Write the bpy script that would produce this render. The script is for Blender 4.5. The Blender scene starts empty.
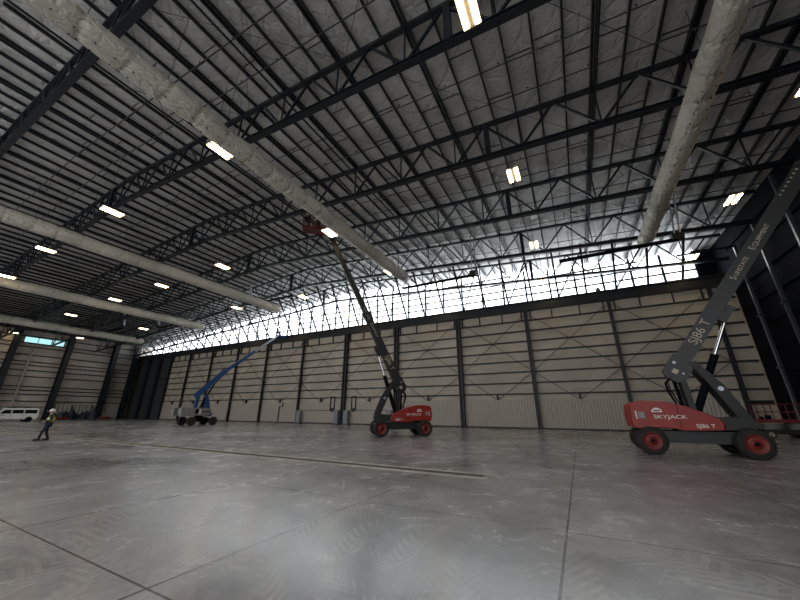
import bpy, bmesh, math, random
from mathutils import Vector, Matrix
R=math.radians; PI=math.pi
random.seed(7)
C=bpy.context.scene.collection
SC=bpy.context.scene
# ------------------------------------------------------------------ camera
EYE=Vector((0,0,1.7)); YAW,PITCH,ROLL,FPX=0.490557,0.339229,0.00435,318.6
f=Vector((-math.sin(YAW)*math.cos(PITCH),math.cos(YAW)*math.cos(PITCH),math.sin(PITCH)))
r=Vector((math.cos(YAW),math.sin(YAW),0)); u=r.cross(f)
r2=r*math.cos(ROLL)+u*math.sin(ROLL); u2=u*math.cos(ROLL)-r*math.sin(ROLL)
cd=bpy.data.cameras.new('camera'); cam=bpy.data.objects.new('camera',cd); C.objects.link(cam)
cd.sensor_width=36; cd.lens=FPX/800*36; cd.clip_end=400; cd.clip_start=.05
M3=Matrix((r2,u2,-f)).transposed()
cam.matrix_world=Matrix.Translation(EYE)@M3.to_4x4()
SC.camera=cam
# ------------------------------------------------------------------ world, exposure
W=bpy.data.worlds.new('world'); SC.world=W; W.use_nodes=True
bg=W.node_tree.nodes['Background']; bg.inputs[0].default_value=(.95,.97,1,1); bg.inputs[1].default_value=0.68
SC.view_settings.view_transform='Standard'; SC.view_settings.look='None'
SC.view_settings.exposure=1.27; SC.view_settings.gamma=1
def area(name,loc,rot,sx,sy,power,col):
    l=bpy.data.lights.new(name,'AREA'); l.shape='RECTANGLE'; l.size=sx; l.size_y=sy; l.energy=power; l.color=col
    o=bpy.data.objects.new(name,l); C.objects.link(o); o.location=loc; o.rotation_euler=rot; return o
# ------------------------------------------------------------------ materials
def nm(name):
    m=bpy.data.materials.new(name); m.use_nodes=True; nt=m.node_tree
    return m,nt,nt.nodes['Principled BSDF']
def N(nt,t,**k):
    n=nt.nodes.new(t)
    for a,b in k.items():
        if a in n.inputs: n.inputs[a].default_value=b
        else: setattr(n,a,b)
    return n
def ramp(nt,fac,stops):
    n=nt.nodes.new('ShaderNodeValToRGB'); e=n.color_ramp.elements
    while len(e)<len(stops): e.new(.5)
    for i,(p,c) in enumerate(stops):
        e[i].position=p; e[i].color=(*c,1) if len(c)==3 else c
    nt.links.new(fac,n.inputs[0]); return n
def plain(name,col,rough=.5,metal=0,var=.12,scale=3,bump=0,bscale=20,spec=.5):
    m,nt,b=nm(name); tc=N(nt,'ShaderNodeTexCoord')
    n=N(nt,'ShaderNodeTexNoise',Scale=scale,Detail=4.0); nt.links.new(tc.outputs['Object'],n.inputs['Vector'])
    lo=tuple(max(0,c*(1-var)) for c in col); hi=tuple(min(1,c*(1+var)) for c in col)
    rp=ramp(nt,n.outputs[0],[(.3,lo),(.7,hi)]); nt.links.new(rp.outputs[0],b.inputs['Base Color'])
    b.inputs['Roughness'].default_value=rough; b.inputs['Metallic'].default_value=metal
    b.inputs['Specular IOR Level'].default_value=spec
    if bump:
        n2=N(nt,'ShaderNodeTexNoise',Scale=bscale,Detail=3.0); nt.links.new(tc.outputs['Object'],n2.inputs['Vector'])
        bp=N(nt,'ShaderNodeBump',Strength=bump,Distance=.1); nt.links.new(n2.outputs[0],bp.inputs['Height']); nt.links.new(bp.outputs[0],b.inputs['Normal'])
    return m
def emis(name,col,s):
    m,nt,b=nm(name); b.inputs['Base Color'].default_value=(*col,1); b.inputs['Emission Color'].default_value=(*col,1); b.inputs['Emission Strength'].default_value=s
    return m
STEEL=plain('dark_blue_steel',(.010,.013,.018),.45,.0,.25,1.2,spec=.4)
STEEL_R=plain('roof_steel',(.009,.012,.018),.32,.0,.25,1.2,spec=.45)
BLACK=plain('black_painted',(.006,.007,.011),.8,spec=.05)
GALV=plain('galvanised_steel',(.42,.45,.5),.35,.8,.2,4)
RUBBER=plain('rubber',(.02,.018,.016),.85,bump=.4,bscale=30)
RED=plain('red_paint',(.27,.018,.010),.42,var=.15,scale=1.5,bump=.05)
RIMRED=plain('rim_red',(.17,.015,.010),.5)
BASKRED=plain('dark_red_basket',(.09,.010,.008),.5)
DGREY=plain('charcoal_paint',(.010,.0105,.011),.45,var=.15)
CHROME=plain('chrome',(.7,.7,.72),.15,1,.05)
BLUE=plain('blue_paint',(.008,.06,.2),.4)
LGREY=plain('light_grey_paint',(.24,.24,.235),.5)
WHITE=plain('white_paint',(.75,.75,.72),.35,var=.04)
CREAM=plain('cream_lettering',(.42,.37,.27),.5,var=.05)
GLASSD=plain('tinted_glass',(.01,.012,.015),.1)
SKIN=plain('skin',(.35,.2,.13),.6)
NAVY=plain('navy_cloth',(.010,.015,.03),.9)
DARKC=plain('dark_cloth',(.02,.02,.022),.9)
VEST=plain('yellow_vest',(.62,.68,.03),.7)
HAT=plain('white_hat',(.8,.8,.76),.35,var=.03)
BROWNC=plain('brown_cloth',(.09,.06,.04),.9)
TARP=plain('dark_tarp',(.022,.032,.055),.6,bump=.5,bscale=4)
TIMBER=plain('timber',(.3,.2,.11),.8)
SHEET=plain('milky_sheet',(.33,.33,.32),.4,bump=.6,bscale=3)
# roof insulation: grey-white vinyl with crinkles
def insul(name,col,rough,stretch,b1,b2,seams=None,stain=None):
    m,nt,b=nm(name); L=nt.links.new; tc=N(nt,'ShaderNodeTexCoord')
    mp=N(nt,'ShaderNodeMapping'); mp.inputs['Scale'].default_value=stretch; L(tc.outputs['Object'],mp.inputs[0])
    n1=N(nt,'ShaderNodeTexNoise',Scale=1.0,Detail=6.0,Roughness=.6,Distortion=1.2); L(mp.outputs[0],n1.inputs['Vector'])
    v=N(nt,'ShaderNodeTexVoronoi',Scale=1.3); v.feature='DISTANCE_TO_EDGE'; L(mp.outputs[0],v.inputs['Vector'])
    n2=N(nt,'ShaderNodeTexNoise',Scale=.25,Detail=3.0); L(tc.outputs['Object'],n2.inputs['Vector'])
    lo=tuple(c*.82 for c in col); hi=tuple(min(1,c*1.1) for c in col)
    rp=ramp(nt,n2.outputs[0],[(.35,stain or lo),(.65,hi)]); L(rp.outputs[0],b.inputs['Base Color'])
    b.inputs['Roughness'].default_value=rough
    bp=N(nt,'ShaderNodeBump',Strength=b1,Distance=.25); L(n1.outputs[0],bp.inputs['Height'])
    rv=ramp(nt,v.outputs['Distance'],[(0,(0,0,0)),(.12,(1,1,1))])
    bp2=N(nt,'ShaderNodeBump',Strength=b2,Distance=.06); L(rv.outputs[0],bp2.inputs['Height']); L(bp.outputs[0],bp2.inputs['Normal'])
    L(bp2.outputs[0],b.inputs['Normal']); return m
ROOFIN=insul('roof_insulation',(.56,.55,.53),.27,(1.0,.8,1),.9,.5)
WALLIN=insul('wall_insulation',(.47,.42,.335),.36,(.35,.35,1.1),.7,.25)
WALLIN_L=insul('left_wall_insulation',(.46,.42,.37),.42,(.35,.5,1.1),.45,.15)
DUCTM=insul('duct_wrap',(.58,.55,.47),.45,(2.2,1.3,2.2),.8,.35)
# ribbed liner panel
m,nt,b=nm('liner_panel'); L=nt.links.new; tc=N(nt,'ShaderNodeTexCoord')
wv=N(nt,'ShaderNodeTexWave',Scale=1.05,Distortion=0.0); wv.bands_direction='X'; L(tc.outputs['Object'],wv.inputs['Vector'])
rp=ramp(nt,wv.outputs[0],[(.0,(.26,.24,.20)),(.25,(.42,.385,.32)),(1,(.44,.40,.335))]); L(rp.outputs[0],b.inputs['Base Color'])
bp=N(nt,'ShaderNodeBump',Strength=.5,Distance=.05); L(wv.outputs[0],bp.inputs['Height']); L(bp.outputs[0],b.inputs['Normal']); b.inputs['Roughness'].default_value=.45
LINER=m
# translucent daylight panels
m,nt,b=nm('translucent_daylight_panel'); L=nt.links.new; tc=N(nt,'ShaderNodeTexCoord')
wv=N(nt,'ShaderNodeTexWave',Scale=1.0); wv.bands_direction='X'; L(tc.outputs['Object'],wv.inputs['Vector'])
rp=ramp(nt,wv.outputs[0],[(0,(.74,.83,.93)),(.5,(.93,.97,1))]); L(rp.outputs[0],b.inputs['Emission Color']); b.inputs['Emission Strength'].default_value=2.3
b.inputs['Base Color'].default_value=(.6,.65,.7,1)
PANEL=m
WINM=emis('window_daylight',(.20,.38,.41),1.0)
LAMP=emis('lamp_strip',(1,.72,.38),8)
# floor
m,nt,b=nm('polished_concrete'); L=nt.links.new; tc=N(nt,'ShaderNodeTexCoord'); sep=N(nt,'ShaderNodeSeparateXYZ'); L(tc.outputs['Object'],sep.inputs[0])
nA=N(nt,'ShaderNodeTexNoise',Scale=.18,Detail=3.0,Roughness=.5,Distortion=.6); L(tc.outputs['Object'],nA.inputs['Vector'])
nB=N(nt,'ShaderNodeTexNoise',Scale=1.1,Detail=8.0,Roughness=.72,Distortion=.7); L(tc.outputs['Object'],nB.inputs['Vector'])
nC=N(nt,'ShaderNodeTexNoise',Scale=.5,Detail=3.0,Distortion=1.5); L(tc.outputs['Object'],nC.inputs['Vector'])
rA=ramp(nt,nA.outputs[0],[(.36,(.195,.193,.195)),(.5,(.33,.325,.325)),(.64,(.47,.46,.455))])
rB=ramp(nt,nB.outputs[0],[(.3,(.70,.69,.69)),(.5,(.97,.96,.96)),(.7,(1.25,1.24,1.22))])
mx=N(nt,'ShaderNodeMix'); mx.data_type='RGBA'; mx.blend_type='MULTIPLY'; mx.inputs[0].default_value=1; L(rA.outputs[0],mx.inputs[6]); L(rB.outputs[0],mx.inputs[7])
# tyre tread scuffs: arcs of chevrons
def M2(op,a,b_=None,c=None):
    n=N(nt,'ShaderNodeMath',operation=op)
    for q,v in enumerate((a,b_,c)):
        if v is None: continue
        if isinstance(v,(int,float)): n.inputs[q].default_value=v
        else: L(v,n.inputs[q])
    return n.outputs[0]
def tracks(angle,pitch,seed):
    mpt=N(nt,'ShaderNodeMapping'); mpt.inputs['Rotation'].default_value=(0,0,R(angle)); L(tc.outputs['Object'],mpt.inputs[0])
    nz=N(nt,'ShaderNodeTexNoise',Scale=.12,Detail=1.0); mo=N(nt,'ShaderNodeMapping'); mo.inputs['Location'].default_value=(seed,seed*2,0); L(tc.outputs['Object'],mo.inputs[0]); L(mo.outputs[0],nz.inputs['Vector'])
    sp=N(nt,'ShaderNodeSeparateXYZ'); L(mpt.outputs[0],sp.inputs[0])
    v=M2('ADD',sp.outputs[1],M2('MULTIPLY',nz.outputs[0],9.0)); t=M2('FRACT',M2('DIVIDE',v,pitch))
    dv=M2('ABSOLUTE',M2('SUBTRACT',t,.3)); band=M2('LESS_THAN',dv,.24)
    ch=M2('FRACT',M2('ADD',M2('MULTIPLY',sp.outputs[0],5.2),M2('MULTIPLY',dv,7.0)))
    lug=M2('LESS_THAN',ch,.45)
    nk=N(nt,'ShaderNodeTexNoise',Scale=.33,Detail=5.0,Roughness=.65); L(mo.outputs[0],nk.inputs['Vector'])
    mk=ramp(nt,nk.outputs[0],[(.42,(0,0,0)),(.62,(1,1,1))])
    return M2('MULTIPLY',M2('MULTIPLY',band,lug),mk.outputs[0])
tk=M2('MAXIMUM',tracks(20,.95,3.1),tracks(62,1.05,11.7))
tk=M2('MULTIPLY',tk,.36)
mx2=N(nt,'ShaderNodeMix'); mx2.data_type='RGBA'; L(tk,mx2.inputs[0]); L(mx.outputs[2],mx2.inputs[6]); mx2.inputs[7].default_value=(.62,.60,.575,1)
def joint(sock,off,sp,w):
    a=N(nt,'ShaderNodeMath',operation='SUBTRACT'); L(sock,a.inputs[0]); a.inputs[1].default_value=off
    p=N(nt,'ShaderNodeMath',operation='PINGPONG'); L(a.outputs[0],p.inputs[0]); p.inputs[1].default_value=sp/2
    c=N(nt,'ShaderNodeMath',operation='LESS_THAN'); L(p.outputs[0],c.inputs[0]); c.inputs[1].default_value=w
    return c.outputs[0]
j1=joint(sep.outputs[0],-.45,3.71,.016); j2=joint(sep.outputs[1],2.35,3.9,.014)
jm=N(nt,'ShaderNodeMath',operation='MAXIMUM'); L(j1,jm.inputs[0]); L(j2,jm.inputs[1])
jf=N(nt,'ShaderNodeMath',operation='MULTIPLY'); L(jm.outputs[0],jf.inputs[0]); jf.inputs[1].default_value=.8
mx3=N(nt,'ShaderNodeMix'); mx3.data_type='RGBA'; L(jf.outputs[0],mx3.inputs[0]); L(mx2.outputs[2],mx3.inputs[6]); mx3.inputs[7].default_value=(.035,.03,.028,1)
L(mx3.outputs[2],b.inputs['Base Color'])
rr=ramp(nt,nB.outputs[0],[(.2,(.15,)*3),(.8,(.34,)*3)]); L(rr.outputs[0],b.inputs['Roughness']); b.inputs['Specular IOR Level'].default_value=.5
bpf=N(nt,'ShaderNodeBump',Strength=.05,Distance=.02); L(nB.outputs[0],bpf.inputs['Height']); L(bpf.outputs[0],b.inputs['Normal'])
FLOOR=m
DRAINE=plain('worn_yellow_edge',(.46,.41,.33),.6,var=.35,scale=2)

# ------------------------------------------------------------------ mesh builder
class MB:
    def __init__(s): s.v=[]; s.f=[]; s.smooth=set()
    def add(s,vs,fs,smooth=False):
        o=len(s.v); s.v+= [tuple(v) for v in vs]
        for q in fs:
            if smooth: s.smooth.add(len(s.f))
            s.f.append(tuple(i+o for i in q))
        return s
    def box(s,x0,x1,y0,y1,z0,z1):
        vs=[(x,y,z) for z in (z0,z1) for y in (y0,y1) for x in (x0,x1)]
        return s.add(vs,[(0,2,3,1),(4,5,7,6),(0,1,5,4),(2,6,7,3),(0,4,6,2),(1,3,7,5)])
    def beam(s,a,b,w,h,up=(0,0,1),w2=None,h2=None):
        a=Vector(a);b=Vector(b);d=(b-a).normalized(); up=Vector(up)
        if abs(d.dot(up))>.98: up=Vector((0,1,0)) if abs(d.y)<.9 else Vector((1,0,0))
        x=d.cross(up).normalized(); y=x.cross(d).normalized(); w2=w2 or w; h2=h2 or h; vs=[]
        for p,ww,hh in ((a,w,h),(b,w2,h2)):
            for i,j in ((-1,-1),(1,-1),(1,1),(-1,1)): vs.append(p+x*ww*i/2+y*hh*j/2)
        return s.add(vs,[(3,2,1,0),(4,5,6,7),(0,1,5,4),(1,2,6,5),(2,3,7,6),(3,0,4,7)])
    def tube(s,a,b,r1,n=8,r2=None):
        a=Vector(a);b=Vector(b);d=(b-a).normalized(); up=Vector((0,0,1)) if abs(d.z)<.9 else Vector((1,0,0))
        x=d.cross(up).normalized(); y=x.cross(d); r2=r2 or r1; vs=[]
        for p,q in ((a,r1),(b,r2)):
            for i in range(n):
                t=2*PI*i/n; vs.append(p+(x*math.cos(t)+y*math.sin(t))*q)
        s.add(vs,[(i,(i+1)%n,n+(i+1)%n,n+i) for i in range(n)],True)
        return s.add(vs,[tuple(range(n))[::-1],tuple(range(n,2*n))])
    def path(s,pts,r_,n=6):
        for a,b in zip(pts,pts[1:]): s.tube(a,b,r_,n)
        return s
    def prism(s,poly,y0,y1,bev=0):    # polygon in x,z extruded along y, edges eased by bev
        n=len(poly); cx=sum(p[0] for p in poly)/n; cz=sum(p[1] for p in poly)/n
        def ring(y,k): return [((p[0]-cx)*k+cx,y,(p[1]-cz)*k+cz) for p in poly]
        if bev: rings=[ring(y0,1-bev),ring(y0+.06,1),ring(y1-.06,1),ring(y1,1-bev)]
        else: rings=[ring(y0,1),ring(y1,1)]
        vs=[p for q in rings for p in q]; fs=[tuple(range(n)),tuple(range(len(vs)-n,len(vs)))[::-1]]
        for k in range(len(rings)-1):
            for i in range(n): fs.append((k*n+i,k*n+n+i,k*n+n+(i+1)%n,k*n+(i+1)%n))
        return s.add(vs,fs)
    def lathe(s,prof,c,axis='y',n=24,cap=True):   # prof: (offset along axis, radius)
        vs=[]
        for o,q in prof:
            for i in range(n):
                t=2*PI*i/n; a,b=q*math.cos(t),q*math.sin(t)
                p=(a,o,b) if axis=='y' else ((o,a,b) if axis=='x' else (a,b,o))
                vs.append((p[0]+c[0],p[1]+c[1],p[2]+c[2]))
        fs=[]
        for k in range(len(prof)-1):
            for i in range(n): fs.append((k*n+i,k*n+(i+1)%n,k*n+n+(i+1)%n,k*n+n+i))
        s.add(vs,fs,True)
        if not cap: return s
        m_=len(prof)-1
        return s.add([v for v in vs[:n]]+[v for v in vs[m_*n:]],[tuple(range(n)),tuple(range(n,2*n))[::-1]])
    def mesh(s,name):
        me=bpy.data.meshes.new(name); me.from_pydata(s.v,[],s.f)
        for i in s.smooth: me.polygons[i].use_smooth=True
        bm=bmesh.new(); bm.from_mesh(me); bmesh.ops.recalc_face_normals(bm,faces=bm.faces); bm.to_mesh(me); bm.free(); return me
    def build(s,name,mat,parent=None,loc=None):
        o=bpy.data.objects.new(name,s.mesh(name)); C.objects.link(o)
        if mat: o.data.materials.append(mat)
        if parent: o.parent=parent
        if loc: o.location=loc
        return o
def tag(o,label=None,cat=None,group=None,kind=None):
    if label: o['label']=label
    if cat: o['category']=cat
    if group: o['group']=group
    if kind: o['kind']=kind
    return o
def empty(name,loc,rz=0,label=None,cat=None,group=None,kind=None):
    o=bpy.data.objects.new(name,None); C.objects.link(o); o.location=loc; o.rotation_euler.z=rz; o.empty_display_size=.2
    return tag(o,label,cat,group,kind)
KIDS={}
def copy_tree(o,parent=None):
    c=o.copy(); C.objects.link(c); c.parent=parent
    for ch in list(o.children): copy_tree(ch,c)
    return c
def base(name,x,y,z): return (x,y,z)

XL,XR,YF,YB=-97.0,15.3,40.75,-12.0
RID=-32.7
def zt(x): return 21.7-.07*abs(x-RID)      # top chord centre
DEP=2.6
# ------------------------------------------------------------------ structure
tag(MB().box(XL-1,XR+1,YB-10,YF+4,-.3,0).build('floor',FLOOR),'grey polished concrete slab floor with joints and tyre marks','floor',kind='structure')
ZC=.42
ce=MB()
for a,b_ in ((XL-.3,RID),(RID,XR+.3)):
    za,zb=zt(a)+ZC,zt(b_)+ZC
    ce.add([(a,YB,za),(b_,YB,zb),(b_,YF+3,zb),(a,YF+3,za),(a,YB,za+.2),(b_,YB,zb+.2),(b_,YF+3,zb+.2),(a,YF+3,za+.2)],
           [(0,1,2,3),(7,6,5,4),(0,4,5,1),(1,5,6,2),(2,6,7,3),(3,7,4,0)])
tag(ce.build('ceiling',ROOFIN),'grey crinkled vinyl roof insulation above the purlins','ceiling',kind='structure')
# left wall with strip window
wl=MB(); WY0,WY1,WZ0,WZ1=20.3,26.3,14.9,15.95
ztop=zt(XL)+ZC+.1
wl.box(XL-.3,XL,YB,WY0,0,ztop); wl.box(XL-.3,XL,WY1,YF+3,0,ztop); wl.box(XL-.3,XL,WY0,WY1,0,WZ0); wl.box(XL-.3,XL,WY0,WY1,WZ1,ztop)
tag(wl.build('wall_left',WALLIN_L),'insulated side wall with dark girts beyond the van','wall',kind='structure')
w=empty('window_1',(XL,(WY0+WY1)/2,WZ0),0,'long bright strip window high in the side wall','window',kind='structure')
MB().box(-.2,-.14,-3,3,0,1.05).build('pane',WINM,w)
fr=MB()
for q in (-3,-1,1,3): fr.box(-.12,.03,q-.05,q+.05,0,1.05)
fr.box(-.12,.03,-3.05,3.05,-.08,0); fr.box(-.12,.03,-3.05,3.05,1.05,1.13); fr.build('window_frame',GALV,w)
# right wall: dark
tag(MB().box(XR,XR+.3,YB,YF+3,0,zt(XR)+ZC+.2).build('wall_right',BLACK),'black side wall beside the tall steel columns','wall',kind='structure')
# far wall: clerestory above doors, pocket at the left, strip at the right
CY=YF+2.6; CX1=13.9
wf=MB()
xs=[XL]+[XL+ (CX1-XL)*i/24 for i in range(1,24)]+[CX1]
zz=[13.3]
vs=[];fs=[]
pts=[XL,RID,CX1]
for x in pts: vs+=[(x,CY,13.0),(x,CY,zt(x)+ZC),(x,CY+.1,13.0),(x,CY+.1,zt(x)+ZC)]
for i in (0,4): fs+=[(i,i+4,i+5,i+1),(i+2,i+3,i+7,i+6),(i,i+2,i+6,i+4),(i+1,i+5,i+7,i+3)]
wf.add(vs,fs)
tag(wf.build('window_2',PANEL),'glowing white translucent panel band above the hangar doors','window',kind='structure')
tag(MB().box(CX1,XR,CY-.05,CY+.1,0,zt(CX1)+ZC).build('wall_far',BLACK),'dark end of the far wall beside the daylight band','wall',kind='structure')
zG=[3.8,5.04,6.3,7.55,8.72,9.93,11.2,12.49]
XC=[13.25,4.7,-4.1,-12.8,-22.3,-31.4,-40.6,-49.6,-58.0,-66.2,-74.2,-81.5]
THICK={-12.8:.55,-22.3:.62,-31.4:.62,-4.1:.42}
place=['first','second','third','fourth','fifth','sixth','seventh','eighth','ninth','tenth','eleventh','twelfth']
ZH=13.65
for i in range(len(XC)-1):
    x1,x0=XC[i],XC[i+1]; wdt=x1-x0; cx=(x0+x1)/2; h=wdt/2
    d=empty('door_%d'%(i+1),(cx,YF,0),0,'insulated hangar door leaf, %s along the far wall from the black side wall'%place[i],'hangar door','sliding hangar door leaves',kind='structure')
    MB().box(-h,h,.30,.42,3.1,ZH+.2).build('insulation_panel',WALLIN,d)
    MB().box(-h,h,.18,.30,.05,3.15).build('liner_panel',LINER,d)
    MB().box(-h,h,.14,.18,.0,.16).build('bottom_rail',STEEL,d)
    for z in zG: MB().box(-h,h,.06,.30,z-.075,z+.075).build('girt',STEEL,d)
    for t in (-1/6,1/6): MB().box(wdt*t-.05,wdt*t+.05,.1,.3,12.55,ZH).build('upper_post',STEEL,d)
    MB().box(-.11,.11,.05,.3,3.15,3.75).build('short_post',STEEL,d)
    for sx in (-1,1):
        MB().tube((sx*(h-.3),.03,13.2),(-sx*(h-.1),.03,6.35),.032,5).build('brace_rod',STEEL,d)
        MB().tube((sx*(h-.1),.03,6.25),(sx*.15,.03,3.2),.032,5).build('brace_rod',STEEL,d)
        MB().box(sx*(h-.55)-.05,sx*(h-.55)+.05,-.02,.2,12.4,ZH).build('hanger_bracket',STEEL,d)
    if x1 in (-22.3,-31.4) or x1==-31.4:
        pass
for i,x in enumerate(XC):
    wd=THICK.get(x,.3)
    c=empty('door_column',(x,YF-.12,0),0,'dark steel post between door leaves, %s from the black side wall'%place[i],'steel post','posts along the far wall')
    if wd>.35:
        MB().box(-wd/2,-wd/2+.16,-.2,.2,0,ZH).build('flange',STEEL,c); MB().box(wd/2-.16,wd/2,-.2,.2,0,ZH).build('flange',STEEL,c); MB().box(-wd/2+.1,wd/2-.1,-.02,.05,0,ZH).build('web_plate',STEEL,c)
    else:
        MB().box(-.15,.15,-.16,-.1,0,ZH).build('flange',STEEL,c); MB().box(-.15,.15,.1,.16,0,ZH).build('flange',STEEL,c); MB().box(-.05,.05,-.1,.1,0,ZH).build('web_plate',STEEL,c)
# operator cabinets and pass frames on two leaves
def operator(x,y,lab):
    e=empty('door_operator',(x,y,0),0,lab,'machine cabinet','door drive cabinets')
    MB().box(-.38,.38,-.55,.0,.08,1.95).build('cabinet',plain('cabinet_grey',(.22,.24,.27),.5),e); MB().box(-.42,.42,-.6,.02,0,.1).build('skid',STEEL,e); MB().box(-.3,-.24,-.6,-.55,.9,1.2).build('handle',GALV,e)
for x,l_ in ((-39.9,'grey drive cabinet at the foot of the seventh door post, beside the blue lift'),(-32.3,'grey drive cabinet on the far side of the sixth thick door post'),(-30.5,'grey drive cabinet on the near side of the sixth thick door post'),(-23.2,'grey drive cabinet by the fifth door post, next to the red lift')):
    operator(x,YF-.05,l_)
for x,l_ in ((-33.6,'slim black pass frame on the door leaf beside the cabinets'),(-29.6,'slim black pass frame on the leaf nearer the red lift')):
    e=empty('pass_frame',(x,YF+.1,0),0,l_,'frame')
    q=MB()
    for sx in (-.38,.38): q.box(sx-.05,sx+.05,-.08,.08,1.9,4.0 if sx<9 else 3)
    q.box(-.4,.4,-.08,.08,3.9,4.0); q.box(-.4,.4,-.08,.08,2.2,2.3); q.build('frame',STEEL,e); MB().box(-.15,.15,-.1,.06,1.75,2.2).build('lock_box',STEEL,e)
for x0,x1,lab in ((-39.5,-33.0,'thin grab rail across the leaf nearer the blue lift'),(-29.8,-23.5,'thin grab rail across the leaf nearer the red lift')):
    q=MB().box(x0,x1,YF+.08,YF+.16,1.93,1.99); tag(q.build('door_rail',STEEL),lab,'rail')
# blue lift side pass frame
e=empty('pass_frame',(-44.6,YF+.1,0),0,'slim black pass frame on the leaf behind the blue lift','frame')
q=MB(); q.box(-.45,-.37,-.08,.08,.2,2.6); q.box(-.45,.35,-.08,.08,2.55,2.63); q.box(.3,.38,-.08,.08,2.55,3.2); q.build('frame',STEEL,e)
# pocket wall at the left of the doors and strip at the right
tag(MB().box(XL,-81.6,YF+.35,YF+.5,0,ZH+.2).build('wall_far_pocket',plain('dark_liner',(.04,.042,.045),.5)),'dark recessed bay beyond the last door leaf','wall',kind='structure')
g=empty('pocket_framing',(-89,YF,0),0,'dark girts and posts in the recessed bay at the far corner','wall framing')
for z in zG: MB().box(-7.8,7.3,.0,.3,z-.1,z+.1).build('girt',STEEL,g)
for x in (-2.5,2.5): MB().box(x-.5,x+.5,-.28,.3,0,ZH-.03).build('post',STEEL,g)
tag(MB().box(13.4,XR,YF+.5,YF+.6,0,ZH+.2).build('wall_far_end',WALLIN),'narrow insulated strip between the last door post and the black wall','wall',kind='structure')
g=empty('end_bay_framing',(14.2,YF+.3,0),0,'dark girts of the narrow bay behind the rising grey boom','wall framing')
for z in zG+[2.6,2.75]: MB().box(-.75,.9,0,.19,z-.09,z+.09).build('girt',STEEL,g)
# header
hd=empty('header_beam',(-40,YF+.2,ZH),0,'long dark header beam over the hangar doors','beam')
MB().box(XL+40,XR+40,-.5,.5,0,.12).build('flange',STEEL,hd); MB().box(XL+40,XR+40,-.3,.3,.12,1.0).build('web_plate',STEEL,hd)
MB().box(XL+40,XR+40,-.5,.5,1.0,1.16).build('flange',STEEL,hd)
# clerestory framing
cf=empty('clerestory_framing',(-40,CY-.1,0),0,'slim girts and mullions in front of the glowing panel band','window framing')
for z in (15.6,16.6,17.6,18.6,19.6):
    for a,b_ in ((XL,RID),(RID,CX1)):
        lim=min(b_,RID+(21.7-z-.2)/.07) if a==RID else b_
        lo=max(a,RID-(21.7-z-.2)/.07) if a==XL else a
        if lim-lo>1: MB().box(lo+40.05,lim+40,-.14,.0,z-.095,z+.095).build('girt',STEEL,cf)
nx=[CX1-.2-2.93*i for i in range(38)]
for x in nx: MB().box(x+40-.12,x+40+.12,-.2,.0,13.2,zt(x)+.3).build('mullion',STEEL,cf)
SP=[]
proto=None
for i in range(37):
    x=11.6-2.93*i; zz=zt(x)
    o=empty('header_strut',(x,YF+.1,14.97),0,'thin sloping strut rising from the door header to the roof','strut','sloping struts along the door header')
    MB().beam((0,0,0),(0,-4.2,zz-14.9),.21,.21).build('strut_tube',STEEL_R,o)
    if i%2 and i<33: MB().beam((-2.85,0,.05),(-.1,-3.9,3.5 if abs(x-RID)<55 else 2.6),.12,.12).build('diagonal_brace',STEEL_R,o)
# ------------------------------------------------------------------ trusses
TY=[2.4,9.31,16.76,24.21,31.67,39.12]
BN=[-.65+4.13*k for k in range(-23,4)]
def seg(mb,x0,x1,dz,w,h):
    for a,b_ in ((x0,min(x1,RID)),(max(x0,RID),x1)):
        if b_>a: mb.beam((a,0,zt(a)+dz),(b_,0,zt(b_)+dz),w,h)
    return mb
def truss():
    t=empty('roof_truss',(0,TY[1],0))
    seg(MB(),XL+.3,XR-.4,0,.26,.24).build('top_chord',STEEL_R,t)
    b_=seg(MB(),XL+.3,XR-.4,-DEP-.11,.34,.05); seg(b_,XL+.3,XR-.4,-DEP+.11,.34,.05); seg(b_,XL+.3,XR-.4,-DEP,.06,.2)
    b_.build('bottom_chord',STEEL_R,t)
    for x in BN:
        zb=zt(x)-DEP
        MB().beam((x,0,zb),(x,0,zt(x)),.08,.08,(0,1,0)).build('vertical_web',STEEL_R,t)
        if x+2.06<XR-.5: MB().beam((x,0,zb),(x+2.06,0,zt(x+2.06)),.13,.11,(0,1,0)).build('diagonal_web',STEEL_R,t)
        MB().beam((x,0,zb),(x-2.06,0,zt(x-2.06)),.13,.11,(0,1,0)).build('diagonal_web',STEEL_R,t)
    for x in (-2.6,-35.6,-68.6): MB().beam((x,0,zt(x)-DEP),(x,0,zt(x)),.32,.3,(0,1,0)).build('splice_post',STEEL_R,t)
    return t
t0=truss(); tl=['heavy dark roof truss nearest overhead, crossing the top corner','dark roof truss, second from the camera','dark roof truss, third from the camera','dark roof truss, fourth from the camera','dark roof truss, fifth, carrying the black tube heaters','dark roof truss, farthest, just before the door header']
for i,y in enumerate(TY):
    t=t0 if i==1 else copy_tree(t0)
    t.location.y=y; tag(t,tl[i],'truss','roof trusses')
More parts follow.
